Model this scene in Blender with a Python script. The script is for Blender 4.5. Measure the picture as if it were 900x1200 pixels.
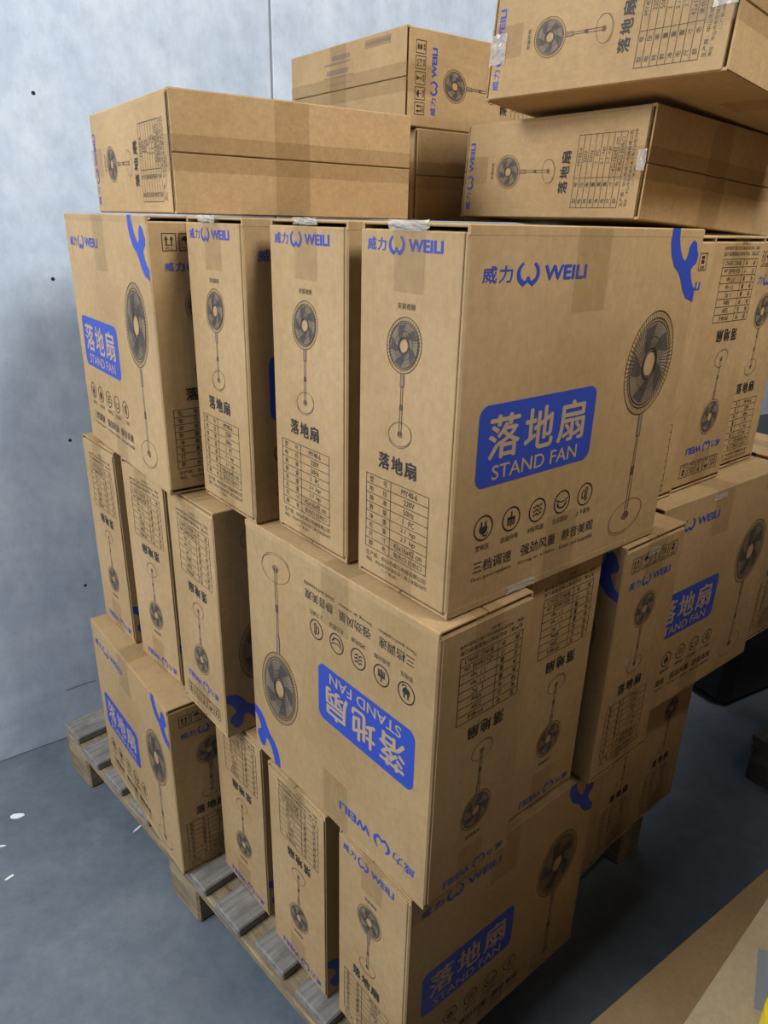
import bpy, math, random
from mathutils import Matrix, Vector
random.seed(7)
for o in list(bpy.data.objects):
    bpy.data.objects.remove(o)
S = bpy.context.scene
COL = S.collection

# ------------------------------------------------------------------ camera
PITCH, ROLL, FPX, CAMZ = 0.38235699, 0.0244084, 849.4075, 1.39360036
cam_d = bpy.data.cameras.new('camera')
cam = bpy.data.objects.new('camera', cam_d)
COL.objects.link(cam)
cam_d.sensor_fit = 'VERTICAL'
cam_d.sensor_height = 24.0
cam_d.lens = FPX / 1200.0 * 24.0
cam_d.clip_start = 0.02
cp, sp = math.cos(PITCH), math.sin(PITCH)
fw = Vector((0, cp, -sp)); up = Vector((0, sp, cp)); rt = Vector((1, 0, 0))
cr, sr = math.cos(ROLL), math.sin(ROLL)
cx = rt * cr + up * sr * 1.0
cy = up * cr - rt * sr
cam.matrix_world = Matrix(((cx.x, cy.x, -fw.x, 0), (cx.y, cy.y, -fw.y, 0), (cx.z, cy.z, -fw.z, CAMZ), (0, 0, 0, 1)))
S.camera = cam

# ------------------------------------------------------------------ world, lamps, exposure
S.view_settings.view_transform = 'Standard'
S.view_settings.look = 'None'
S.view_settings.gamma = 1.0
S.view_settings.use_curve_mapping = False
S.view_settings.exposure = 0.0
w = bpy.data.worlds.new('hall_light'); S.world = w; w.use_nodes = True
w.node_tree.nodes['Background'].inputs[0].default_value = (0.80, 0.90, 1.0, 1)
w.node_tree.nodes['Background'].inputs[1].default_value = 0.012

def area(name, loc, target, sx, sy, power, color):
    d = bpy.data.lights.new(name, 'AREA'); d.shape = 'RECTANGLE'; d.size = sx; d.size_y = sy
    d.energy = power; d.color = color
    o = bpy.data.objects.new(name, d); COL.objects.link(o)
    o.location = loc
    o.rotation_euler = (Vector(target) - Vector(loc)).to_track_quat('-Z', 'Y').to_euler()
    return o
area('ceiling_tubes_near', (-2.0, 0.25, 3.1), (-0.15, 1.0, 1.0), 1.6, 1.0, 58, (1.0, 0.98, 0.95))
area('wall_fill', (-2.3, -0.45, 2.7), (-1.3, 1.4, 0.6), 1.8, 1.2, 52, (0.92, 0.96, 1.0))  # added fill lamp that brightens the wall, not a known fitting
area('ceiling_tubes_right', (1.86, -0.11, 4.2), (0.2, 1.1, 1.3), 1.1, 0.9, 170, (1.0, 0.97, 0.92))
area('low_wall_fill', (-2.3, -0.95, 1.7), (-1.3, 1.4, 0.3), 1.0, 1.4, 24, (0.92, 0.96, 1.0))  # added low fill for the lower left wall, no known door

# ------------------------------------------------------------------ materials
def new_mat(name):
    m = bpy.data.materials.new(name); m.use_nodes = True
    nt = m.node_tree
    return m, nt, nt.nodes['Principled BSDF']

def nd(nt, kind, **kw):
    n = nt.nodes.new(kind)
    for k, v in kw.items():
        setattr(n, k, v)
    return n

def plain(name, col, rough=0.7, metal=0.0, alpha=1.0, spec=0.5):
    m, nt, b = new_mat(name)
    b.inputs['Base Color'].default_value = (*col, 1)
    b.inputs['Roughness'].default_value = rough
    b.inputs['Metallic'].default_value = metal
    b.inputs['Alpha'].default_value = alpha
    b.inputs['Specular IOR Level'].default_value = spec
    return m

def mapped_noise(nt, scale3, scale, detail=5.0, rough=0.6, coord='Object'):
    tc = nd(nt, 'ShaderNodeTexCoord')
    mp = nd(nt, 'ShaderNodeMapping')
    mp.inputs['Scale'].default_value = scale3
    nt.links.new(tc.outputs[coord], mp.inputs['Vector'])
    n = nd(nt, 'ShaderNodeTexNoise')
    n.inputs['Scale'].default_value = scale
    n.inputs['Detail'].default_value = detail
    n.inputs['Roughness'].default_value = rough
    nt.links.new(mp.outputs[0], n.inputs['Vector'])
    return n

def ramp(nt, src, stops):
    r = nd(nt, 'ShaderNodeValToRGB')
    e = r.color_ramp.elements
    e[0].position, e[0].color = stops[0][0], (*stops[0][1], 1)
    e[1].position, e[1].color = stops[-1][0], (*stops[-1][1], 1)
    for p, c in stops[1:-1]:
        x = e.new(p); x.color = (*c, 1)
    nt.links.new(src, r.inputs[0])
    return r

def mixc(nt, a, b, fac, mode='MIX'):
    m = nd(nt, 'ShaderNodeMix', data_type='RGBA', blend_type=mode)
    for s, v in ((m.inputs[0], fac), (m.inputs[6], a), (m.inputs[7], b)):
        if hasattr(v, 'links'):
            nt.links.new(v, s)
        else:
            s.default_value = v if isinstance(v, (int, float)) else (*v, 1)
    return m.outputs[2]

def bump(nt, b, h, strength, dist):
    n = nd(nt, 'ShaderNodeBump')
    n.inputs['Strength'].default_value = strength
    n.inputs['Distance'].default_value = dist
    nt.links.new(h, n.inputs['Height'])
    nt.links.new(n.outputs[0], b.inputs['Normal'])

def cardboard(name, lo, mid, hi):
    m, nt, b = new_mat(name)
    big = mapped_noise(nt, (1, 1, 1), 5.0, 4.0, 0.55)
    c = ramp(nt, big.outputs[0], [(0.30, lo), (0.52, mid), (0.72, hi)]).outputs[0]
    fib = mapped_noise(nt, (150, 150, 26), 1.0, 4.0, 0.7)
    f2 = ramp(nt, fib.outputs[0], [(0.35, (0.955, 0.95, 0.945)), (0.62, (1.02, 1.02, 1.02))]).outputs[0]
    c = mixc(nt, c, f2, 1.0, 'MULTIPLY')
    pulp = mapped_noise(nt, (1, 1, 1), 75.0, 5.0, 0.75)
    f3 = ramp(nt, pulp.outputs[0], [(0.34, (0.90, 0.895, 0.88)), (0.64, (1.05, 1.05, 1.05))]).outputs[0]
    c = mixc(nt, c, f3, 1.0, 'MULTIPLY')
    oi = nd(nt, 'ShaderNodeObjectInfo')
    rv = ramp(nt, oi.outputs['Random'], [(0.0, (0.93, 0.92, 0.90)), (1.0, (1.05, 1.04, 1.04))]).outputs[0]
    c = mixc(nt, c, rv, 1.0, 'MULTIPLY')
    nt.links.new(c, b.inputs['Base Color'])
    b.inputs['Roughness'].default_value = 0.72
    b.inputs['Specular IOR Level'].default_value = 0.28
    flute = mapped_noise(nt, (1, 1, 0.02), 160.0, 1.0, 0.4)
    bump(nt, b, flute.outputs[0], 0.10, 0.002)
    return m
M_CARD = cardboard('brown_cardboard', (0.345, 0.228, 0.108), (0.395, 0.268, 0.134), (0.430, 0.297, 0.154))
M_EDGE = cardboard('raw_board_edge', (0.40, 0.29, 0.18), (0.46, 0.34, 0.21), (0.50, 0.37, 0.24))
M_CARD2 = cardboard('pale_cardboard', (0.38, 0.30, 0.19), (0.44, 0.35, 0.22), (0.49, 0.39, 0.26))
M_INK = plain('black_ink', (0.018, 0.014, 0.013), 0.6)
M_BLADE = plain('grey_ink', (0.078, 0.062, 0.050), 0.65)
M_WASH = plain('light_grey_ink', (0.215, 0.158, 0.105), 0.7)
M_BLUE = plain('blue_ink', (0.022, 0.055, 0.37), 0.5)
M_FAINT = plain('faint_violet_ink', (0.22, 0.155, 0.115), 0.7)
M_SIGNTXT = plain('bare_board_lettering', (0.38, 0.275, 0.17), 0.7)
M_TAPE = plain('clear_tan_tape', (0.20, 0.115, 0.03), 0.2, alpha=0.16)
M_TAPEW = plain('shiny_wrinkled_tape', (0.66, 0.63, 0.58), 0.10, alpha=0.40, spec=0.9)

def wood(name, lo, mid, hi):
    m, nt, b = new_mat(name)
    g = mapped_noise(nt, (3, 40, 40), 2.2, 6.0, 0.65)
    c = ramp(nt, g.outputs[0], [(0.3, lo), (0.5, mid), (0.72, hi)]).outputs[0]
    d = mapped_noise(nt, (1, 1, 1), 13.0, 6.0, 0.7)
    dd = ramp(nt, d.outputs[0], [(0.36, (0.55, 0.55, 0.56)), (0.6, (1, 1, 1))]).outputs[0]
    c = mixc(nt, c, dd, 0.8, 'MULTIPLY')
    nt.links.new(c, b.inputs['Base Color'])
    b.inputs['Roughness'].default_value = 0.85
    bump(nt, b, g.outputs[0], 0.5, 0.004)
    return m
M_DECK = wood('weathered_deck_wood', (0.13, 0.125, 0.115), (0.23, 0.22, 0.20), (0.33, 0.315, 0.285))
M_WOOD = wood('rough_pine', (0.13, 0.095, 0.05), (0.26, 0.20, 0.115), (0.38, 0.30, 0.18))

def concrete_wall():
    m, nt, b = new_mat('concrete_wall')
    n1 = mapped_noise(nt, (1, 1, 0.8), 4.5, 10.0, 0.68)
    c = ramp(nt, n1.outputs[0], [(0.32, (0.42, 0.50, 0.62)), (0.5, (0.50, 0.585, 0.705)), (0.66, (0.61, 0.69, 0.79))]).outputs[0]
    n2 = mapped_noise(nt, (1, 1, 0.7), 22.0, 9.0, 0.75)
    d = ramp(nt, n2.outputs[0], [(0.36, (0.86, 0.87, 0.88)), (0.6, (1.05, 1.05, 1.05))]).outputs[0]
    c = mixc(nt, c, d, 0.9, 'MULTIPLY')
    nt.links.new(c, b.inputs['Base Color'])
    b.inputs['Roughness'].default_value = 0.8
    bump(nt, b, n2.outputs[0], 0.25, 0.004)
    return m
M_WALL = concrete_wall()

def floor_mat():
    m, nt, b = new_mat('painted_concrete_floor')
    n1 = mapped_noise(nt, (1, 1, 1), 3.2, 9.0, 0.66)
    c = ramp(nt, n1.outputs[0], [(0.32, (0.085, 0.108, 0.135)), (0.52, (0.122, 0.150, 0.180)), (0.70, (0.168, 0.198, 0.228))]).outputs[0]
    n2 = mapped_noise(nt, (1, 1, 1), 38.0, 6.0, 0.75)
    d = ramp(nt, n2.outputs[0], [(0.3, (0.82, 0.83, 0.84)), (0.62, (1.05, 1.05, 1.05))]).outputs[0]
    c = mixc(nt, c, d, 1.0, 'MULTIPLY')
    nt.links.new(c, b.inputs['Base Color'])
    r = ramp(nt, n1.outputs[0], [(0.3, (0.42, 0.42, 0.42)), (0.7, (0.6, 0.6, 0.6))])
    nt.links.new(r.outputs[0], b.inputs['Roughness'])
    bump(nt, b, n2.outputs[0], 0.12, 0.002)
    return m
M_FLOOR = floor_mat()
M_HOLE = plain('dark_hole', (0.015, 0.015, 0.017), 0.9)
M_GROOVE = plain('joint_filler', (0.23, 0.27, 0.31), 0.9)
M_PAPER = plain('white_scrap', (0.70, 0.72, 0.74), 0.8)
M_YELLOW = plain('yellow_plastic', (0.75, 0.60, 0.01), 0.35)
M_CORE_SHADE = plain('black_core_and_shade', (0.012, 0.012, 0.013), 0.4)  # tape roll core, and the block that stands for deep shade
M_GREYTAPE = plain('grey_tape', (0.22, 0.24, 0.25), 0.4)
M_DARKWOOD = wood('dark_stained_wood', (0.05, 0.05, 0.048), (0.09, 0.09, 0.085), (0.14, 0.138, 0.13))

# ------------------------------------------------------------------ helpers
def link(name, mesh, parent=None, mat=None):
    o = bpy.data.objects.new(name, mesh); COL.objects.link(o)
    if mat is not None:
        mesh.materials.append(mat)
    if parent is not None:
        o.parent = parent
    return o

class MB:
    """collects boxes / polygons into one mesh"""
    def __init__(self):
        self.v, self.f, self.m = [], [], []
    def poly(self, pts, mi=0):
        n = len(self.v); self.v += [tuple(p) for p in pts]
        self.f.append(list(range(n, n + len(pts)))); self.m.append(mi)
    def box(self, lo, hi, r=0.0, mi=0, mat=None):
        """axis-aligned box with chamfered edges (r), optional matrix"""
        x0, y0, z0 = lo; x1, y1, z1 = hi
        r = min(r, 0.45 * min(x1 - x0, y1 - y0, z1 - z0))
        n = len(self.v); P = []
        if r <= 0:
            P = [(x, y, z) for x in (x0, x1) for y in (y0, y1) for z in (z0, z1)]
            F = [(0, 1, 3, 2), (4, 6, 7, 5), (0, 4, 5, 1), (2, 3, 7, 6), (0, 2, 6, 4), (1, 5, 7, 3)]
        else:
            idx = {}
            def vid(sx, sy, sz, ax):
                k = (sx, sy, sz, ax)
                if k not in idx:
                    c = [x1 if sx else x0, y1 if sy else y0, z1 if sz else z0]
                    for a, s in enumerate((sx, sy, sz)):
                        if a != ax:
                            c[a] += -r if s else r
                    idx[k] = len(P); P.append(tuple(c))
                return idx[k]
            F = []
            for ax in range(3):
                b, c = (ax + 1) % 3, (ax + 2) % 3
                for s in (0, 1):
                    q = []
                    for (sb, sc) in ((0, 0), (1, 0), (1, 1), (0, 1)):
                        k = [0, 0, 0]; k[ax] = s; k[b] = sb; k[c] = sc
                        q.append(vid(*k, ax))
                    F.append(q if s else q[::-1])
            for ax in range(3):       # edges along ax
                b, c = (ax + 1) % 3, (ax + 2) % 3
                for sb in (0, 1):
                    for sc in (0, 1):
                        q = []
                        for s, a in ((0, b), (1, b), (1, c), (0, c)):
                            k = [0, 0, 0]; k[ax] = s; k[b] = sb; k[c] = sc
                            q.append(vid(*k, a))
                        F.append(q if sb == sc else q[::-1])
            for sx in (0, 1):
                for sy in (0, 1):
                    for sz in (0, 1):
                        q = [vid(sx, sy, sz, a) for a in range(3)]
                        F.append(q if (sx + sy + sz) % 2 else q[::-1])
        if mat is not None:
            P = [tuple(mat @ Vector(p)) for p in P]
        self.v += P
        for f in F:
            self.f.append([i + n for i in f]); self.m.append(mi)
    def mesh(self, name, mats=()):
        me = bpy.data.meshes.new(name)
        me.from_pydata(self.v, [], self.f)
        for mt in mats:
            me.materials.append(mt)
        me.polygons.foreach_set('material_index', self.m)
        me.update()
        return me

def empty(name, loc, yaw, label, cat, group=None):
    o = bpy.data.objects.new(name, None); COL.objects.link(o)
    o.location = loc; o.rotation_euler = (0, 0, yaw)
    o.empty_display_size = 0.05
    o['label'] = label; o['category'] = cat
    if group:
        o['group'] = group
    return o

def tag(o, label, cat, group=None):
    o['label'] = label; o['category'] = cat
    if group:
        o['group'] = group
    return o

# unproject a photo pixel (900 x 1200 frame) on to the plane z, used only to find places on the floor
def at(px, py, z):
    dx, dy = px - 450, py - 600
    a = cr * dx + sr * dy; b = -sr * dx + cr * dy
    d = Vector((a, FPX * cp - b * sp, -FPX * sp - b * cp))
    t = (z - CAMZ) / d.z
    return Vector((0, 0, CAMZ)) + d * t

# ------------------------------------------------------------------ room
wall_dir = Vector((math.cos(.648), math.sin(.648), 0))
wall_nrm = Vector((wall_dir.y, -wall_dir.x, 0))          # towards the room
wall_pt = Vector((-1.03, 1.57, 0))
wall_yaw = math.atan2(wall_dir.y, wall_dir.x)
SEAM = None
def on_wall(px, py):
    d = at(px, py, 0) - Vector((0, 0, CAMZ))
    o = Vector((0, 0, CAMZ))
    t = (wall_pt - o).dot(wall_nrm) / d.dot(wall_nrm)
    p = o + d * t
    return (p - wall_pt).dot(wall_dir), p.z
mb = MB()
mb.box((-6, -5, -0.1), (6, 8, 0.0))
fl = link('floor', mb.mesh('floor'), None, M_FLOOR); fl['kind'] = 'structure'
sx, _ = on_wall(318, 60)
mb = MB()
mb.box((-5, 0.012, 0), (7, 0.2, 5.0))                     # core behind the joint
mb.box((-5, 0, 0), (sx - 0.003, 0.05, 5.0), 0.0025)
mb.box((sx + 0.003, 0, 0), (7, 0.05, 5.0), 0.0025)
wl = link('wall_back', mb.mesh('wall_back'), None, M_WALL)
wl.location = wall_pt; wl.rotation_euler = (0, 0, wall_yaw); wl['kind'] = 'structure'
mb = MB(); mb.box((sx - 0.0029, 0.0022, 0.0), (sx + 0.0029, 0.0118, 5.0))
o = link('panel_joint', mb.mesh('panel_joint'), wl, M_GROOVE)
def disc_mesh(name, r, depth, n=14):
    m = MB()
    a = [(r * math.cos(2 * math.pi * i / n), r * math.sin(2 * math.pi * i / n)) for i in range(n)]
    m.poly([(x, -depth, z) for x, z in a]); m.poly([(x, 0.0, z) for x, z in a][::-1])
    for i in range(n):
        j = (i + 1) % n
        m.poly([(a[i][0], 0, a[i][1]), (a[j][0], 0, a[j][1]), (a[j][0], -depth, a[j][1]), (a[i][0], -depth, a[i][1])])
    return m.mesh(name)
hole_me = disc_mesh('tie_hole', 0.0042, 0.0008)
hole_me.materials.append(M_HOLE)
for (px, py, sc) in ((62, 327, 1.0), (82, 516, 1.0), (100, 686, 1.0), (39, 109, 1.0)):
    u_, z_ = on_wall(px, py)
    h = link('tie_hole', hole_me, wl); h.location = (u_, 0.0005, z_); h.scale = (sc, 1, sc)
# thin hairline crack low on the wall
mb = MB()
pts = [on_wall(px, py) for px, py in ((77, 809), (90, 804), (102, 800), (113, 797))]
for (a, b) in zip(pts, pts[1:]):
    mb.poly([(a[0], -0.0006, a[1] - 0.002), (b[0], -0.0006, b[1] - 0.0015), (b[0], -0.0006, b[1] + 0.0015), (a[0], -0.0006, a[1] + 0.001)])
link('wall_crack', mb.mesh('wall_crack'), wl, M_GROOVE)

# ------------------------------------------------------------------ printed artwork (flat, laid on the board)
_txt_cache = {}
def text_mesh(s, bold=0.0, res=3):
    k = (s, bold, res)
    if k in _txt_cache:
        return _txt_cache[k]
    c = bpy.data.curves.new('lettering', 'FONT')
    c.body = s; c.resolution_u = res; c.offset = bold
    o = bpy.data.objects.new('lettering', c); COL.objects.link(o)
    dg = bpy.context.evaluated_depsgraph_get()
    ev = o.evaluated_get(dg)
    me = bpy.data.meshes.new_from_object(ev)
    V = [tuple(v.co) for v in me.vertices]; F = [list(p.vertices) for p in me.polygons]
    bpy.data.objects.remove(o); bpy.data.curves.remove(c); bpy.data.meshes.remove(me)
    if V:
        x0 = min(v[0] for v in V); x1 = max(v[0] for v in V); y0 = min(v[1] for v in V); y1 = max(v[1] for v in V)
        V = [((v[0] - x0) / max(x1 - x0, 1e-6), (v[1] - y0) / max(y1 - y0, 1e-6)) for v in V]
    _txt_cache[k] = (V, F)
    return _txt_cache[k]

class Art(MB):
    """face coordinates: s to the right, t down from the top edge, in metres"""
    def P(self, pts, mi=0, z=0.0):
        area2 = sum(a[0] * b[1] - b[0] * a[1] for a, b in zip(pts, list(pts[1:]) + [pts[0]]))
        if area2 > 0:                                    # s,t is left handed: flip to face outwards
            pts = pts[::-1]
        self.poly([(s, -t, z) for s, t in pts], mi)
    def rect(self, s0, t0, s1, t1, mi=0, z=0.0):
        self.P([(s0, t0), (s1, t0), (s1, t1), (s0, t1)], mi, z)
    def line(self, a, b, w, mi=0, z=0.0):
        dx, dy = b[0] - a[0], b[1] - a[1]; l = math.hypot(dx, dy) or 1
        nx, ny = -dy / l * w / 2, dx / l * w / 2
        self.P([(a[0] + nx, a[1] + ny), (b[0] + nx, b[1] + ny), (b[0] - nx, b[1] - ny), (a[0] - nx, a[1] - ny)], mi, z)
    def pline(self, pts, w, mi=0, z=0.0):
        for a, b in zip(pts, pts[1:]):
            self.line(a, b, w, mi, z)
    def ring(self, f, r0, r1, mi=0, z=0.0, n=48, a0=0.0, a1=2 * math.pi):
        for i in range(n):
            p, q = a0 + (a1 - a0) * i / n, a0 + (a1 - a0) * (i + 1) / n
            self.P([f(r0 * math.cos(p), r0 * math.sin(p)), f(r1 * math.cos(p), r1 * math.sin(p)),
                    f(r1 * math.cos(q), r1 * math.sin(q)), f(r0 * math.cos(q), r0 * math.sin(q))], mi, z)
    def frame(self, s0, t0, s1, t1, w, mi=0, z=0.0):
        self.line((s0 - w / 2, t0), (s1 + w / 2, t0), w, mi, z); self.line((s0 - w / 2, t1), (s1 + w / 2, t1), w, mi, z)
        self.line((s0, t0), (s0, t1), w, mi, z); self.line((s1, t0), (s1, t1), w, mi, z)
    def text(self, s, s0, t0, s1, t1, mi=0, z=0.0, bold=0.0, res=3):
        # heavy lettering: the strokes are widened by overlapping copies
        V, F = text_mesh(s, 0.0, res)
        h = t1 - t0
        if bold >= .012:
            d = bold * .55 * h
            sh = [(-d, 0), (d, 0), (0, -d * .6), (0, d * .6)]
            s0 += d; s1 -= d; t0 += d * .6; t1 -= d * .6
        else:
            sh = [(0, 0)]
        for k, (ox, oy) in enumerate(sh):
            n = len(self.v)
            self.v += [(s0 + (s1 - s0) * x + ox, -(t1 + (t0 - t1) * y + oy), z + k * 2e-5) for x, y in V]
            for f in F:
                self.f.append([i + n for i in f]); self.m.append(mi)

def aff(c, rx, ry, shear=0.0, rot=0.0):
    cc, ss = math.cos(rot), math.sin(rot)
    def f(x, y):
        a, b = x * rx, y * ry + shear * x * rx
        return (c[0] + a * cc - b * ss, c[1] + a * ss + b * cc)
    return f

def logo(A, s0, t0, s1, t1, mi=0):
    """two characters, the open-armed ring mark, five letters"""
    w, h = s1 - s0, t1 - t0; m = (t0 + t1) / 2
    A.text('威', s0, m - h * .5, s0 + w * .125, m + h * .5, mi, 0, 0.03)
    A.text('力', s0 + w * .145, m - h * .5, s0 + w * .265, m + h * .5, mi, 0, 0.03)
    f = aff((s0 + w * .41, m + h * .02), w * .108, h * .82)
    d = math.radians
    for a0, a1 in ((-58, 70), (110, 238)):
        n = 22                                             # two tapering arms of the mark
        for i in range(n):
            p, q = d(a0 + (a1 - a0) * i / n), d(a0 + (a1 - a0) * (i + 1) / n)
            def th(k):
                u = abs(k / n - (0.0 if a0 > 0 else 1.0))
                return 0.20 + 0.20 * (1 - u)
            k0, k1 = 1 - th(i), 1 - th(i + 1)
            A.P([f(k0 * math.cos(p), k0 * math.sin(p)), f(math.cos(p), math.sin(p)), f(math.cos(q), math.sin(q)), f(k1 * math.cos(q), k1 * math.sin(q))], mi)
    A.P([f(-.42, .93), f(-.10, .22), f(.10, .22), f(.42, .93), f(.0, .62)][::1], mi)
    A.text('WEILI', s0 + w * .565, m - h * .47, s1, m + h * .47, mi, 0, 0.11)

def fan(A, c, rx, ry, base_c, bx, by, rot, wires, lw, pole_w, hubc=None):
    """line drawing of a pedestal fan: 0 black ink, 1 blade grey, 2 wash"""
    f = aff(c, rx, ry, -0.10, rot)
    A.ring(f, 0.30, 0.80, 2, 0.0, 56)
    for k in range(5):
        a = 2 * math.pi * k / 5 - 1.25
        n = 9; inner = []; outer = []
        for i in range(n + 1):
            t = i / n
            r = 0.30 + 0.46 * t
            lead = a + 0.42 * t + 0.02
            inner.append((r * math.cos(lead), r * math.sin(lead)))
            trail = a + 0.42 * t + 0.46 + 0.20 * math.sin(t * 2.6)
            outer.append((r * math.cos(trail), r * math.sin(trail)))
        for i in range(n):
            A.P([f(*inner[i]), f(*inner[i + 1]), f(*outer[i + 1]), f(*outer[i])], 1, 0.00010)
    k = lw / rx
    for r in (0.99, 0.86, 0.80):
        A.ring(f, r - k * 0.9, r, 0, 0.0002, 56)
    A.ring(f, 0.50, 0.50 + k * .6, 0, 0.0002, 48)
    for i in range(wires):
        a = 2 * math.pi * i / wires
        A.line(f(0.32 * math.cos(a), 0.32 * math.sin(a)), f(0.98 * math.cos(a + .10), 0.98 * math.sin(a + .10)), lw * (0.75 if rx > .04 else .5), 0, 0.0002)
    A.ring(f, 0.27, 0.31, 0, 0.0003, 36)
    A.ring(f, 0.23, 0.25, 0, 0.0003, 36)
    # pole
    top = f(0, 1.0); top = (c[0] + (base_c[0] - c[0]) * 0.0 + 0, c[1] + ry)
    L = base_c[1] - top[1]
    def px(t):
        return c[0] + (base_c[0] - c[0]) * ((t - c[1]) / (base_c[1] - c[1]))
    for (t0, t1, ww, fillit) in ((0.0, .20, 1.5, 2), (.20, .50, .8, None), (.50, .58, 1.2, 1), (.58, 1.0, 1.0, None)):
        a, b = top[1] + L * t0, top[1] + L * t1
        h = pole_w * ww / 2
        if fillit is not None:
            A.P([(px(a) - h, a), (px(a) + h, a), (px(b) + h, b), (px(b) - h, b)], fillit, 0.0001)
        A.line((px(a) - h, a), (px(b) - h, b), lw, 0, 0.0002); A.line((px(a) + h, a), (px(b) + h, b), lw, 0, 0.0002)
        A.line((px(b) - h, b), (px(b) + h, b), lw, 0, 0.0002)
    g = aff(base_c, bx, by, 0, rot - .25)
    A.ring(g, 1 - lw / bx, 1.0, 0, 0.0002, 48)
    g2 = aff((base_c[0] - bx * .02, base_c[1] + by * .13), bx, by, 0, rot - .25)
    A.ring(g2, 1 - lw / bx * .8, 1.0, 0, 0.00025, 26, 0.35, 2.9)
    g3 = aff(base_c, bx * .20, by * .26)
    A.ring(g3, .84, 1.0, 0, 0.0002, 20); A.ring(g3, .40, .56, 0, 0.0002, 16)

def spec_table(A, s0, t0, s1, t1, col):
    rows = [('型   号', 'MY40-6'), ('电   压', '220V'), ('频   率', '50Hz'), ('数   量', '1   PC'), ('净   重', '2.1  kgs'),
            ('毛   重', '2.7  kgs'), ('尺   寸', '42x16x42 cm'), ('颜   色', '黑色□ 白色□')]
    w = 0.00085
    A.frame(s0, t0, s1, t1, w)
    A.line((col, t0), (col, t1), w)
    h = (t1 - t0) / 8
    for i, (a, b) in enumerate(rows):
        y = t0 + h * i
        if i:
            A.line((s0, y), (s1, y), w)
        c = h * 0.62
        A.text(a[0], s0 + .0065, y + h * .18, s0 + .0065 + c, y + h * .18 + c, 0, 0, 0.008, 2)
        A.text(a[-1], col - .0065 - c, y + h * .18, col - .0065, y + h * .18 + c, 0, 0, 0.008, 2)
        wd = {0: .027, 1: .018, 2: .018, 3: .020, 4: .026, 5: .026, 6: .050, 7: .050}[i]
        m = (col + s1) / 2
        A.text(b, m - wd / 2, y + h * .2, m + wd / 2, y + h * .80, 0, 0, 0.006, 2)

def maker(A, s0, s1, t):
    A.text('生产商：中山市威力电器有限公司', s0, t, s1, t + .0066, 0, 0, .004, 1)
    A.text('地址：中山市东凤镇东阜三路工业园158号', s0, t + .0090, s1 + .002, t + .0145, 0, 0, .004, 1)
    A.text('（二厂第2栋）', s0 + .030, t + .0168, s0 + .060, t + .0215, 0, 0, .004, 1)

INKS = (M_INK, M_BLADE, M_WASH)
prints = {}          # name -> list of (part name, mesh, label)
# --- large face
a = Art(); logo(a, .0205, .0375, .184, .0535); lg = a.mesh('logo_print', (M_BLUE,))
a = Art()
fig = [(.345, .0), (.3455, .016), (.351, .031), (.361, .044), (.3735, .0515), (.381, .060), (.389, .0725), (.400, .083), (.419, .0885),
       (.419, .0725), (.411, .067), (.405, .058), (.4015, .049), (.4050, .0445), (.4120, .041), (.4140, .031), (.4090, .0245), (.4060, .017), (.3985, .0130),
       (.3910, .0190), (.3885, .031), (.3850, .0380), (.3775, .0345), (.3695, .0245), (.364, .012), (.362, .0)]
a.P(fig); fg = a.mesh('emblem_print', (M_BLUE,))
a = Art(); fan(a, (.3385, .161), .0515, .0665, (.338, .370), .0385, .0225, 0.05, 72, .0009, .0052); lf = a.mesh('fan_print', INKS)
def rrect(s0, t0, s1, t1, r, n=7):
    pts = []
    for (cx_, cy_, a0) in ((s1 - r, t0 + r, -90), (s1 - r, t1 - r, 0), (s0 + r, t1 - r, 90), (s0 + r, t0 + r, 180)):
        for i in range(n + 1):
            q = math.radians(a0 + 90 * i / n); pts.append((cx_ + r * math.cos(q), cy_ + r * math.sin(q)))
    return pts
a = Art()
a.P(rrect(.031, .176, .233, .268, .013), 0, 0)
for i, ch in enumerate('落地扇'):
    a.text(ch, .0465 + .0585 * i, .188, .0465 + .0585 * i + .0515, .238, 1, .00025, .045, 4)
a.text('STAND FAN', .056, .2445, .206, .2615, 1, .00025, .03, 4)
sg = a.mesh('sign_print', (M_BLUE, M_SIGNTXT))
a = Art()
caps = ['宽电压', '自由升降', '3档风速', '左右摆动', '上下调节']
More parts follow.
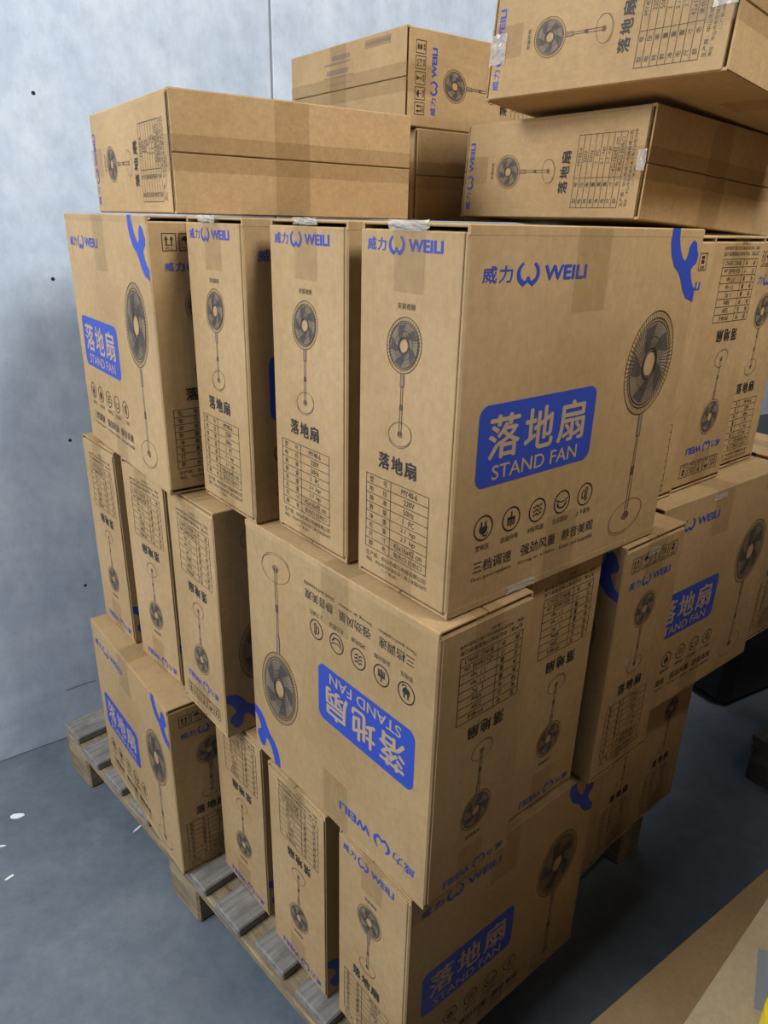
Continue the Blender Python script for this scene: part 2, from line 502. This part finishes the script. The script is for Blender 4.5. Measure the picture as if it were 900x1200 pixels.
for i in range(5):
    c = (.0503 + .0466 * i, .3165)
    f = aff(c, .0155, .0155)
    a.ring(f, .88, 1.0, 0, 0, 40)
    if i == 0:        # plug
        a.P([f(-.42, -.12), f(.42, -.12), f(.42, .22), f(.22, .45), f(-.22, .45), f(-.42, .22)])
        a.P([f(-.30, -.50), f(-.14, -.50), f(-.14, -.12), f(-.30, -.12)]); a.P([f(.14, -.50), f(.30, -.50), f(.30, -.12), f(.14, -.12)])
        a.pline([f(0, .4), f(.05, .62), f(.34, .66), f(.50, .42)], .0018)
    elif i == 1:      # lifting column
        a.P([f(-.07, -.6), f(.07, -.6), f(.07, .62), f(-.07, .62)])
        for q in (-.36, -.2, .2, .36):
            a.P([f(q - .05, -.20), f(q + .05, -.20), f(q + .05, .5), f(q - .05, .5)])
        a.P([f(-.42, -.12), f(.42, -.12), f(.42, .0), f(-.42, .0)])
    elif i == 2:      # waves
        for q in (-.34, 0, .34):
            a.pline([f(-.5 + k * .1, q + .10 * math.sin(k * 1.25)) for k in range(11)], .0017)
    elif i == 3:      # swing
        a.pline([f(-.75, -.25), f(-.2, -.02), f(.3, -.04), f(.75, -.28)], .0014)
        a.pline([f(-.55, .20), f(-.25, .48), f(.25, .48), f(.55, .18)], .0022)
        a.pline([f(-.60, -.02), f(-.55, .22), f(-.35, .22)], .0014); a.pline([f(.6, -.02), f(.55, .2), f(.34, .22)], .0014)
    else:             # tilt
        a.ring(f, .34, .46, 0, 0, 18, math.radians(110), math.radians(250))
        a.pline([f(.18, -.62), f(.02, -.25), f(.02, .25), f(.18, .62)], .0022)
        a.pline([f(.34, -.5), f(.24, -.2), f(.24, .2), f(.34, .5)], .0014)
    n = len(caps[i]); wd = .0075 * n
    a.text(caps[i], c[0] - wd / 2, .3365, c[0] + wd / 2, .3440, 0, 0, .01, 2)
ic = a.mesh('icon_print', (M_INK,))
a = Art()
for (s, s0, s1, e) in (('三档调速', .038, .103, 'Three speed regulation'), ('强劲风量', .120, .185, 'Strong air volume'), ('静音美观', .198, .263, 'Silent and beautiful')):
    a.text(s, s0, .3565, s1, .3715, 0, 0, .012, 2)
    a.text(e, s0 - .003, .3765, s1 + .001, .3830, 0, 0, .004, 1)
cpn = a.mesh('caption_print', (M_INK,))
prints['front'] = [('logo_print', lg, 'blue logo'), ('emblem_print', fg, 'blue figure'), ('fan_print', lf, 'line drawing of a fan'), ('sign_print', sg, 'blue name panel'),
                   ('icon_print', ic, None), ('caption_print', cpn, None)]
prints['back'] = prints['front']
# --- narrow side A
a = Art(); logo(a, .0125, .0155, .1305, .0285); la = a.mesh('logo_print', (M_BLUE,))
a = Art(); fan(a, (.0772, .1225), .0285, .0305, (.0752, .2205), .0200, .0140, 0.05, 44, .0007, .0038); fa = a.mesh('fan_print', INKS)
a = Art()
a.text('安装视频', .0655, .0785, .0935, .0850, 0, 0, .004, 2); ca = a.mesh('caption_print', (M_INK,))
a = Art()
for i, ch in enumerate('落地扇'):
    a.text(ch, .0385 + .0231 * i, .2478, .0385 + .0231 * i + .0205, .2680, 0, 0, .07, 3)
na = a.mesh('name_print', (M_INK,))
a = Art(); spec_table(a, .0165, .2805, .1275, .3760, .0622); maker(a, .018, .128, .3805); ta = a.mesh('table_print', (M_INK,))
prints['A'] = [('logo_print', la, 'blue logo'), ('fan_print', fa, 'line drawing of a fan'), ('caption_print', ca, None), ('name_print', na, None), ('table_print', ta, None)]
# --- narrow side B
a = Art()
for i in range(5):
    s0 = .0215 + .0252 * i; t0 = .0235; c = (s0 + .010, t0 + .0085)
    a.frame(s0, t0, s0 + .0205, t0 + .0235, .0011)
    if i == 0:
        for d_ in (-.004, .004):
            a.rect(c[0] + d_ - .0011, c[1] - .001, c[0] + d_ + .0011, c[1] + .006)
            a.P([(c[0] + d_ - .003, c[1]), (c[0] + d_ + .003, c[1]), (c[0] + d_, c[1] - .0055)])
        a.rect(s0 + .004, t0 + .0150, s0 + .0165, t0 + .0162)
    elif i == 1:
        f = aff((c[0], c[1] + .001), .006, .006); a.ring(f, 0, 1, 0, 0, 14, math.pi, 2 * math.pi)
        a.line((c[0], c[1]), (c[0], c[1] + .007), .0011)
    elif i == 2:
        a.P([(c[0] - .004, c[1] - .006), (c[0] + .004, c[1] - .006), (c[0] + .001, c[1] + .001), (c[0] - .001, c[1] + .001)])
        a.rect(c[0] - .0006, c[1], c[0] + .0006, c[1] + .006); a.rect(c[0] - .003, c[1] + .0055, c[0] + .003, c[1] + .0066)
    elif i == 3:
        a.frame(c[0] - .005, c[1] - .004, c[0] + .005, c[1] + .005, .001); a.line((c[0] - .006, c[1] - .006), (c[0] + .006, c[1] + .006), .0011)
    else:
        a.rect(c[0] - .004, c[1] - .005, c[0] + .004, c[1] - .001); a.rect(c[0] - .004, c[1] + .0005, c[0] + .004, c[1] + .0055)
    a.text(['向上', '怕雨', '易碎', '禁踩', '层数'][i], s0 + .0045, t0 + .0172, s0 + .0165, t0 + .0222, 0, 0, .004, 1)
sb = a.mesh('symbol_print', (M_INK,))
a = Art(); logo(a, .022, .0625, .135, .0755); lb = a.mesh('logo_print', (M_BLUE,))
prints['B'] = [('symbol_print', sb, 'black handling symbols'), ('logo_print', lb, 'blue logo'), ('fan_print', fa, 'line drawing of a fan'), ('name_print', na, None), ('table_print', ta, None)]
# --- faint stamp on one top flap
a = Art()
for i, (s0, s1, hh) in enumerate(((.17, .235, .008), (.14, .24, .003), (.15, .23, .009), (.14, .25, .002), (.15, .245, .002))):
    a.rect(s0, .018 + i * .0125, s1, .018 + i * .0125 + hh)
st = a.mesh('stamp_print', (M_FAINT,)); a = Art()
a.frame(.292, .008, .372, .020, .0012)
for k in range(26):
    a.rect(.294 + k * .003, .010, .2955 + k * .003, .018)
prints['stamp'] = [('stamp_print', st, None), ('barcode_print', a.mesh('barcode_print', (M_FAINT,)), None)]

# ------------------------------------------------------------------ carton
W, T = 0.4215, 0.1630
FT = 0.0035            # flap board
SL = 0.0075            # wall height lost at the slit under the outer flaps
_body = {}
def carton_meshes(H):
    k = round(H, 4)
    if k in _body:
        return _body[k]
    rnd = random.Random(int(k * 1e4))
    b = MB()
    b.box((-W / 2, -T / 2, SL), (W / 2, T / 2, H - SL), 0.0022)
    body = b.mesh('body', (M_CARD,))
    # lighter cut edge of the wrap-around board on the narrow side
    p = MB(); p.box((-W / 2 - 0.0016, -T / 2 + 0.0050, SL + .0005), (-W / 2 + 0.001, T / 2 - 0.001, H - SL - .0005), 0.0008)
    panel = p.mesh('side_panel', (M_CARD,))
    flaps = []
    for zz, sgn in ((H - FT, 1), (0.0, -1)):
        for sy in (-1, 1):
            q = MB()
            # the flap hinges on its large face and meets its twin in the middle
            lift = 0.0006
            y0, y1 = sorted((sy * (T / 2 - 0.0006), sy * 0.0009))
            q.box((-W / 2 + 0.0012, y0, zz), (W / 2 - 0.0012, y1, zz + FT - 0.0002), 0.0009)
            # the board folds down into the large face
            l0, l1 = sorted((sy * (T / 2 + .0002), sy * (T / 2 - 0.004)))
            za, zb_ = (H - SL - .0026, H - 0.0012) if sgn > 0 else (0.0012, SL + .0026)
            q.box((-W / 2 + 0.0008, l0, za), (W / 2 - 0.0008, l1, zb_), 0.0002)
            flaps.append(q.mesh('flap', (M_CARD,)))
    # tape: along each seam and down both narrow sides, and once across
    tapes = []
    for zt, dn in ((H + .0003, 1), (-.0003, -1)):
        q = MB()
        z1 = H if dn > 0 else 0.0
        e = .0026
        for sxx in (-1, 1):
            pass
        hw = .024
        drop = .068
        prof = [(-W / 2 - e, z1 - dn * drop), (-W / 2 - e, z1 - dn * .003), (-W / 2 - e + .003, zt), (W / 2 + e - .003, zt), (W / 2 + e, z1 - dn * .003), (W / 2 + e, z1 - dn * drop)]
        for (A_, B_) in zip(prof, prof[1:]):
            pts = [(A_[0], -hw, A_[1]), (B_[0], -hw, B_[1]), (B_[0], hw, B_[1]), (A_[0], hw, A_[1])]
            q.poly(pts if dn > 0 else pts[::-1])
        tapes.append(q.mesh('tape', (M_TAPE,)))
        q = MB()
        e = .0010; hw = .030; drop = .088; cx_ = -.017
        zt2 = zt + dn * .0004
        prof = [(-T / 2 - e, z1 - dn * drop), (-T / 2 - e, z1 - dn * .003), (-T / 2 - e + .003, zt2), (T / 2 + e - .003, zt2), (T / 2 + e, z1 - dn * .003), (T / 2 + e, z1 - dn * drop)]
        for (A_, B_) in zip(prof, prof[1:]):
            pts = [(cx_ - hw, A_[0], A_[1]), (cx_ - hw, B_[0], B_[1]), (cx_ + hw, B_[0], B_[1]), (cx_ + hw, A_[0], A_[1])]
            q.poly(pts[::-1] if dn > 0 else pts)
        tapes.append(q.mesh('tape', (M_TAPE,)))
    _body[k] = (body, panel, flaps, tapes)
    return _body[k]

def wrinkled(seed, w, h, amp=.0016, nx=9, ny=7):
    rnd = random.Random(seed); m = MB()
    g = [[(w * (i / (nx - 1)) + rnd.uniform(-1, 1) * w * .03, -h * (j / (ny - 1)) + rnd.uniform(-1, 1) * h * .03, .0007 + amp * rnd.random()) for i in range(nx)] for j in range(ny)]
    for j in range(ny - 1):
        for i in range(nx - 1):
            m.poly([g[j][i], g[j + 1][i], g[j + 1][i + 1]]); m.poly([g[j][i], g[j + 1][i + 1], g[j][i + 1]])
    return m.mesh('wrinkled_tape', (M_TAPEW,))
def mat4(x, y, z, o):
    return Matrix(((x.x, y.x, z.x, o.x), (x.y, y.y, z.y, o.y), (x.z, y.z, z.z, o.z), (0, 0, 0, 1)))
def face_matrix(face, H):
    X, Y, Z = Vector((1, 0, 0)), Vector((0, 1, 0)), Vector((0, 0, 1))
    e = .00035
    if face == 'front':
        return mat4(X, Z, -Y, Vector((-W / 2, -T / 2 - e, H)))
    if face == 'back':
        return mat4(-X, Z, Y, Vector((W / 2, T / 2 + e, H)))
    if face == 'A':
        return mat4(-Y, Z, -X, Vector((-W / 2 - .0016 - e, T / 2, H)))
    if face == 'B':
        return mat4(Y, Z, X, Vector((W / 2 + e, -T / 2, H)))
    if face == 'stamp':
        return mat4(X, Y, Z, Vector((-W / 2, T / 2, H + e)))

# how each carton is turned: local axes given in the stack frame (u away-left, v away-right, k up)
U, V_, K = Vector((0, 1, 0)), Vector((1, 0, 0)), Vector((0, 0, 1))
TURN = {
    'A_left_front_right': (V_, U, K), 'front_left_B_right': (-U, V_, K),
    'front_left_A_right_flipped': (U, V_, -K), 'A_left_flipped': (V_, -U, -K), 'B_left_front_right_flipped': (-V_, U, -K),
    'B_right_flipped': (-U, -V_, -K),
    'lying_A_left': (V_, -K, U), 'lying_B_right': (-U, K, -V_),
}
def carton(nx, ny, z, yaw, turn, faces, label, group, H=0.42, tilt=0.0, tapes=(0, 1, 2, 3), crumple=()):
    """nx, ny: the upright edge nearest the viewer; the box runs from there along u and v"""
    ax = TURN[turn]
    dims = (W, T, H)
    ext = Vector((0, 0, 0))
    for d, a_ in zip(dims, ax):
        ext += Vector((abs(a_.x), abs(a_.y), abs(a_.z))) * d
    # root at the middle of the base, its own axes v,u,k
    v = Vector((math.cos(yaw), math.sin(yaw), 0)); u = Vector((-math.sin(yaw), math.cos(yaw), 0))
    N = Vector((nx, ny, z))
    R = Matrix.Rotation(yaw, 4, 'Z')
    if tilt:
        R = R @ Matrix.Rotation(tilt, 4, 'Y')
    c = N + (R @ Vector((ext.x / 2, ext.y / 2, 0, 0))).to_3d()
    root = empty('fan_carton', c, yaw, label, 'carton', group)
    if tilt:
        root.rotation_euler = R.to_euler()
    # local carton -> root
    O = mat4(ax[0], ax[1], ax[2], Vector((0, 0, 0)))
    ctr_local = Vector((0, 0, H / 2))
    off = Vector((0, 0, ext.z / 2)) - (O.to_3x3() @ ctr_local)
    O = Matrix.Translation(off) @ O
    body, panel, flaps, tps = carton_meshes(H)
    def add(nm, me, m, lab=None, par=None):
        q = link(nm, me, par or root); q.matrix_local = m
        if lab:
            q['label'] = lab
        return q
    b = add('body', body, O)
    sp_ = add('side_panel', panel, O)
    fl_ = [add('flap', f_, O) for f_ in flaps]
    for i in tapes:
        add('tape', tps[i], O, 'clear tan tape')
    for fc in faces:
        fm = face_matrix(fc, H)
        for (nm, me, lab) in prints[fc]:
            add(nm, me, fm, lab, {'A': sp_, 'stamp': fl_[1]}.get(fc, b))
    for k, (fc, s_, t_, w_, h_, amp) in enumerate(crumple):
        add('wrinkled_tape', wrinkled(k * 7 + int(nx * 1000), w_, h_, amp), O @ face_matrix(fc, H) @ Matrix.Translation((s_, -t_, 0)), 'shiny wrinkled tape')
    return root

Z0 = 0.1400
Z1 = 0.5493; Z2 = 0.9741; Z3 = 1.3947
H1, H2, H3 = Z1 - Z0 - .0018, Z2 - Z1 - .0018, Z3 - Z2 - .0018
G1, G2, G3, G4 = 'fan cartons in the bottom layer', 'fan cartons in the second layer', 'fan cartons standing in the third layer', 'fan cartons lying flat on top'
LF, FB, FAf, Af, BFf, Bf = 'A_left_front_right', 'front_left_B_right', 'front_left_A_right_flipped', 'A_left_flipped', 'B_left_front_right_flipped', 'B_right_flipped'

# third layer
carton(.073, .716, Z2, .693, LF, ('A', 'front'), 'upright fan carton at the near corner of the third layer, whole blue panel facing right', G3, H3, crumple=(('A', .050, -.002, .060, .010, .003), ('front', .10, .405, .05, .012, .001)))
carton(-.0475, .8555, Z2, .697, LF, ('A', 'front'), 'upright fan carton just left of the near corner carton of the third layer', G3, H3, crumple=(('A', .060, -.002, .050, .008, .003),))
carton(-.188, .981, Z2, .685, LF, ('A', 'front'), 'upright fan carton of the third layer right beside the one turned towards the wall', G3, H3, crumple=(('A', .045, -.002, .050, .009, .003),))
carton(-.344, 1.090, Z2, .647, FB, ('front', 'B'), 'upright fan carton at the wall end of the third layer, wide printed side facing left', G3, H3)
# second layer
carton(-.520, 1.317, Z1, .713, Af, ('A', 'back'), 'upside down fan carton at the far left of the second layer beside the concrete wall', G2, H2)
carton(-.383, 1.174, Z1, .765, Af, ('A', 'back'), 'upside down fan carton second from the wall in the second layer', G2, H2)
carton(-.263, 1.022, Z1, .706, BFf, ('B', 'front'), 'upside down fan carton in the second layer just left of the wide upside down face', G2, H2)
carton(.065, .691, Z1, .712, FAf, ('front', 'A'), 'upside down fan carton at the near corner, wide face with upside down blue panel', G2, H2)
carton(.190, .838, Z1, .700, FAf, ('front', 'A'), 'upside down fan carton in the second layer just right of the near corner one', G2, H2)
carton(.3445, .931, Z1, .705, FB, ('front', 'B'), 'upright fan carton of the second layer jutting out into the right aisle', G2, H2, crumple=(('B', .060, .016, .030, .012, .0016),))
carton(.450, 1.083, Z1, .665, LF, ('A', 'front'), 'fan carton of the second layer, blue panel half hidden behind the jutting carton', G2, H2, crumple=(('front', .150, .006, .045, .012, .0014),))
carton(.790, 1.372, Z1, .665, FB, ('front', 'B'), 'fan carton at the right picture edge, beyond the half hidden blue panel', G2, H2)
# bottom layer
carton(-.391, 1.094, Z0, .683, FB, ('front', 'B'), 'fan carton at the wall end of the bottom layer, wide face above the pallet edge', G1, H1)
carton(-.203, 1.007, Z0, .735, Af, ('A', 'back'), 'upside down bottom layer fan carton beside the wide faced one at the wall end', G1, H1)
carton(-.079, .850, Z0, .715, Af, ('A', 'back'), 'upside down fan carton in the bottom layer with a dark gap on its right', G1, H1)
carton(.049, .707, Z0, .695, LF, ('A', 'front'), 'upright fan carton at the near corner of the bottom layer with dim blue panel', G1, H1)
vx, vy = math.cos(.695), math.sin(.695)
ux, uy = -vy, vx
for i, (lab, du) in enumerate((('dim narrow fan carton in the bottom layer right of the dim blue panel', .078), ('dim narrow fan carton in the bottom layer under the jutting carton', .082), ('last dim narrow fan carton of the bottom layer in the right aisle', .086))):
    s = .426 + .1655 * i
    carton(.049 + vx * s + ux * du, .707 + vy * s + uy * du, Z0, .695, FB, ('B',), lab, G1, H1)
# third layer, right aisle
fx, fy, fyaw = .073, .716, .693
v3 = Vector((math.cos(fyaw), math.sin(fyaw))); u3 = Vector((-math.sin(fyaw), math.cos(fyaw)))
def F(u, v):
    return fx + v3.x * v + u3.x * u, fy + v3.y * v + u3.y * u
H3r = 1.383 - Z2
x, y = F(.072, .4305)
carton(x, y, Z2, fyaw, FB, ('front', 'B'), 'upright fan carton in the third layer mostly hidden behind the big blue panel carton', G3, H3r)
x, y = F(.076, .5970)
carton(x, y, Z2, fyaw, Bf, ('B', 'back'), 'upside down fan carton in the third layer right of the big upright blue panel', G3, H3r)
x, y = F(.095, .7640)
carton(x, y, Z2, fyaw, FB, ('front', 'B'), 'fan carton at the right picture edge in the third layer, upright narrow side', G3, H3r)
# top, lying
LA, LB = 'lying_A_left', 'lying_B_right'
carton(-.315, 1.146, Z3 + .0012, .610, LA, ('A', 'front'), 'fan carton lying flat above the wall end of the stack, plain taped bottom facing right', G4, .42)
carton(.047, 1.560, Z3 + .0012, .625, LA, ('A',), 'fan carton lying flat at the back of the stack, only a narrow strip showing', G4, .42)
carton(.020, 1.548, Z3 + .0012 + T + .0025, .645, LB, ('B', 'stamp'), 'fan carton lying flat on the back carton with symbols and logo turned sideways', G4, .42)
carton(.389, 1.237, 1.4045, .640, LA, ('A', 'front'), 'fan carton lying flat at the top right under the topmost tilted carton', G4, .42, tilt=.057, crumple=(('A', .070, .402, .030, .016, .0015),))
carton(.434, 1.098, 1.5865, .728, LA, ('A', 'front'), 'topmost tilted fan carton at the upper right corner, shiny tape over its sideways logo', G4, .42, tilt=.088, crumple=(('A', .050, .003, .045, .034, .0022), ('A', .075, .385, .045, .034, .0022)))
# cartons buried inside the stack that carry the upper ones
GB = 'cartons buried inside the stack'
for (zb, hb, cells) in ((Z0, H1, ((.59, .19), (.59, .40), (.53, .565), (.53, .73))), (Z1, H2, ((.69, .455), (.50, .625), (.50, .795))), (Z2, H3, ((.535, .195), (.535, .365), (.535, .578)))):
    for (uu, vv) in cells:
        x, y = F(uu, vv)
        carton(x, y, zb + .0002, fyaw, FB, (), 'brown carton buried in the stack behind the outer cartons', GB, hb, tapes=(0,))

# ------------------------------------------------------------------ pallets
def pallet(corner, yaw, Lu, Lv, mats, label, top=0.14, nboards=10, gap=.034):
    """corner: the far-left one; runs back along -u by Lu and along v by Lv"""
    deck, base = mats
    root = empty('pallet', (corner[0], corner[1], 0), yaw, label, 'pallet', None)
    rnd = random.Random(3)
    def part(nm, lo, hi, mt, r=.003):
        # own frame so the grain runs along the board
        L = [hi[i] - lo[i] for i in range(3)]
        m = MB(); c = [(lo[i] + hi[i]) / 2 for i in range(3)]
        swap = L[1] > L[0]
        if swap:
            m.box((-L[1] / 2, -L[0] / 2, -L[2] / 2), (L[1] / 2, L[0] / 2, L[2] / 2), r)
        else:
            m.box((-L[0] / 2, -L[1] / 2, -L[2] / 2), (L[0] / 2, L[1] / 2, L[2] / 2), r)
        q = link(nm, m.mesh(nm), root, mt); q.location = c
        if swap:
            q.rotation_euler = (0, 0, math.pi / 2)
        return q
    bw = (Lu - gap * (nboards - 1)) / nboards
    for i in range(nboards):
        y1 = -i * (bw + gap)
        w_ = bw * rnd.uniform(.93, 1.0)
        part('deck_board', (rnd.uniform(.0, .012), y1 - w_, top - .022), (Lv - rnd.uniform(0, .01), y1, top - rnd.uniform(.0, .0012)), deck)
    for x0 in (.004, Lv / 2 - .05, Lv - .104):
        part('stringer_board', (x0, -Lu + .003, top - .044), (x0 + .10, -.003, top - .0225), base)
        for y1 in (-.004, -Lu / 2 + .06, -Lu + .124):
            part('block', (x0 + .002, y1 - .12, .0), (x0 + .098, y1, top - .0445), base, .005)
    return root
pallet((-.838, 1.562), .7805, 1.20, .90, (M_DECK, M_WOOD), 'weathered wooden pallet under the stack of fan cartons')

# ------------------------------------------------------------------ right-hand aisle
p2 = at(868, 910, 0)
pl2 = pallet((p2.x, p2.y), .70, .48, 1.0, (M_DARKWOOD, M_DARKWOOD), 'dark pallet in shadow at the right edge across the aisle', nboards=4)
# black block added in place of the deep shade beyond the stack
def shade_block(loc, yaw, sx_, sy_, sz_, label):
    me = bpy.data.meshes.new('far_shade_block')
    n = 9; V = []; Fc = []
    rnd = random.Random(5)
    m = MB(); m.box((0, 0, 0), (sx_, sy_, sz_), .03)
    m.box((.02, .03, sz_ - .002), (sx_ - .05, sy_ - .04, sz_ + .05), .025)
    o = link('far_shade_block', m.mesh('far_shade_block'), None, M_CORE_SHADE)
    o.location = loc; o.rotation_euler = (0, 0, yaw)
    return tag(o, label, 'shade_block')
q = at(846, 834, 0)
shade_block((q.x, q.y, .0), .50, .95, .55, .72, 'black block standing in for shade on the floor beyond the right end of the stack')

def plain_carton(name, a, b, depth, ztop, zbot, mat, label, group=None):
    """a, b: two points of the left top edge (near, far); the box lies to the right of it"""
    d = (b - a); d.z = 0; L = d.length; yaw = math.atan2(d.y, d.x)
    root = empty(name, (a.x, a.y, zbot), yaw, label, 'carton', group)
    h = ztop - zbot
    m = MB(); m.box((0, -depth, 0), (L, 0, h - .004), .003); link('body', m.mesh('body'), root, mat)
    for y0, y1 in ((-depth, -depth / 2 - .0008), (-depth / 2 + .0008, 0)):
        m = MB(); m.box((.001, y0 + .0006, h - .004), (L - .001, y1 - .0006, h - .0003), .001); link('flap', m.mesh('flap'), root, mat)
    m = MB(); m.poly([(0.0, -depth / 2 - .024, h), (L, -depth / 2 - .024, h), (L, -depth / 2 + .024, h), (0, -depth / 2 + .024, h)])
    t = link('tape', m.mesh('tape'), root, M_TAPE); t['label'] = 'clear tan tape'
    return root
zt = .46
a_, b_ = at(800, 1200, zt), at(905, 1043, zt)
d_ = (b_ - a_).normalized()
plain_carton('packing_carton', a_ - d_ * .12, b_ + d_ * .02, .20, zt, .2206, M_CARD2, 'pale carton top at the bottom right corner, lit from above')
zt2 = .22
a2, b2 = at(690, 1200, zt2), at(905, 1012, zt2)
d2 = (b2 - a2).normalized()
plain_carton('packing_carton', a2 - d2 * .12, b2 + d2 * .12, .30, zt2, 0.0, M_CARD, 'dark brown carton on the floor below the pale carton at the bottom right')
# grey tape strip and roll on the pale carton
g = at(893, 1158, zt)
m = MB(); m.box((-.035, -.008, 0), (.06, .008, .0012)); o = link('tape_strip', m.mesh('tape_strip'), None, M_GREYTAPE)
o.location = (g.x, g.y, zt + .0003); o.rotation_euler = (0, 0, math.radians(62)); tag(o, 'grey tape strip stuck across the pale carton at the bottom right', 'tape')
def ring_mesh(name, r0, r1, h, n=40):
    m = MB()
    for i in range(n):
        p, q_ = 2 * math.pi * i / n, 2 * math.pi * (i + 1) / n
        c, s, c2, s2 = math.cos(p), math.sin(p), math.cos(q_), math.sin(q_)
        b = .003
        prof = [(r0, 0), (r1 - b, 0), (r1, b), (r1, h - b), (r1 - b, h), (r0, h)]
        for (A_, B_) in zip(prof, prof[1:] + prof[:1]):
            m.poly([(A_[0] * c, A_[0] * s, A_[1]), (A_[0] * c2, A_[0] * s2, A_[1]), (B_[0] * c2, B_[0] * s2, B_[1]), (B_[0] * c, B_[0] * s, B_[1])])
    return m.mesh(name)
g = at(934, 1212, zt + .02)
root = empty('tape_roll', (g.x, g.y, zt + .0003), 0, 'yellow tape roll on the pale carton at the bottom right corner', 'tape roll')
link('tape_winding', ring_mesh('tape_winding', .030, .040, .045), root, M_YELLOW)
q_ = link('core', ring_mesh('core', .026, .0299, .045), root, M_CORE_SHADE); q_['label'] = 'black core'

# unseen carton stacks added past the right picture edge to shade the aisle
for i, lab in enumerate(('lowest', 'middle', 'topmost')):
    z0 = .675 * i
    A0 = Vector((.47, .30, 0)); dv = Vector((.77, .64, 0))
    plain_carton('packing_carton', A0, A0 + dv * .70, .6, z0 + .6745, z0, M_CARD, 'added brown shade carton outside the right picture edge beside the viewer, %s of three' % lab)
    plain_carton('packing_carton', A0 + dv * .71, A0 + dv * 1.41, .6, z0 + .6745, z0, M_CARD, 'added brown shade carton outside the right picture edge along the aisle, %s of three' % lab)

# scraps on the floor
for (px, py, L, wd, rot, lab) in ((20, 957, .035, .018, .2, 'small pale flake on the floor left of the pallet, nearest the wall'), (161, 972, .028, .006, 1.1, 'thin white scrap on the floor beside the pallet edge'),
                            (11, 1029, .022, .007, .9, 'small white scrap on the floor at the left picture edge'), (2, 992, .02, .006, .2, 'tiny white scrap on the floor cut by the left picture edge')):
    p = at(px, py, 0)
    m = MB(); rnd = random.Random(px)
    n = 9
    top = [(L / 2 * math.cos(6.283 * i / n) * rnd.uniform(.75, 1.1), wd / 2 * math.sin(6.283 * i / n) * rnd.uniform(.8, 1.1)) for i in range(n)]
    m.poly([(x, y, .0015 + .001 * rnd.random()) for x, y in top]); m.poly([(x, y, 0) for x, y in top][::-1])
    tz = [m.v[i][2] for i in range(n)]
    for i in range(n):
        j = (i + 1) % n
        m.poly([(*top[i], 0), (*top[j], 0), (*top[j], tz[j]), (*top[i], tz[i])])
    o = link('paper_scrap', m.mesh('paper_scrap'), None, M_PAPER)
    o.location = (p.x, p.y, .0004); o.rotation_euler = (0, 0, rot); tag(o, lab, 'scrap', 'scraps on the floor')
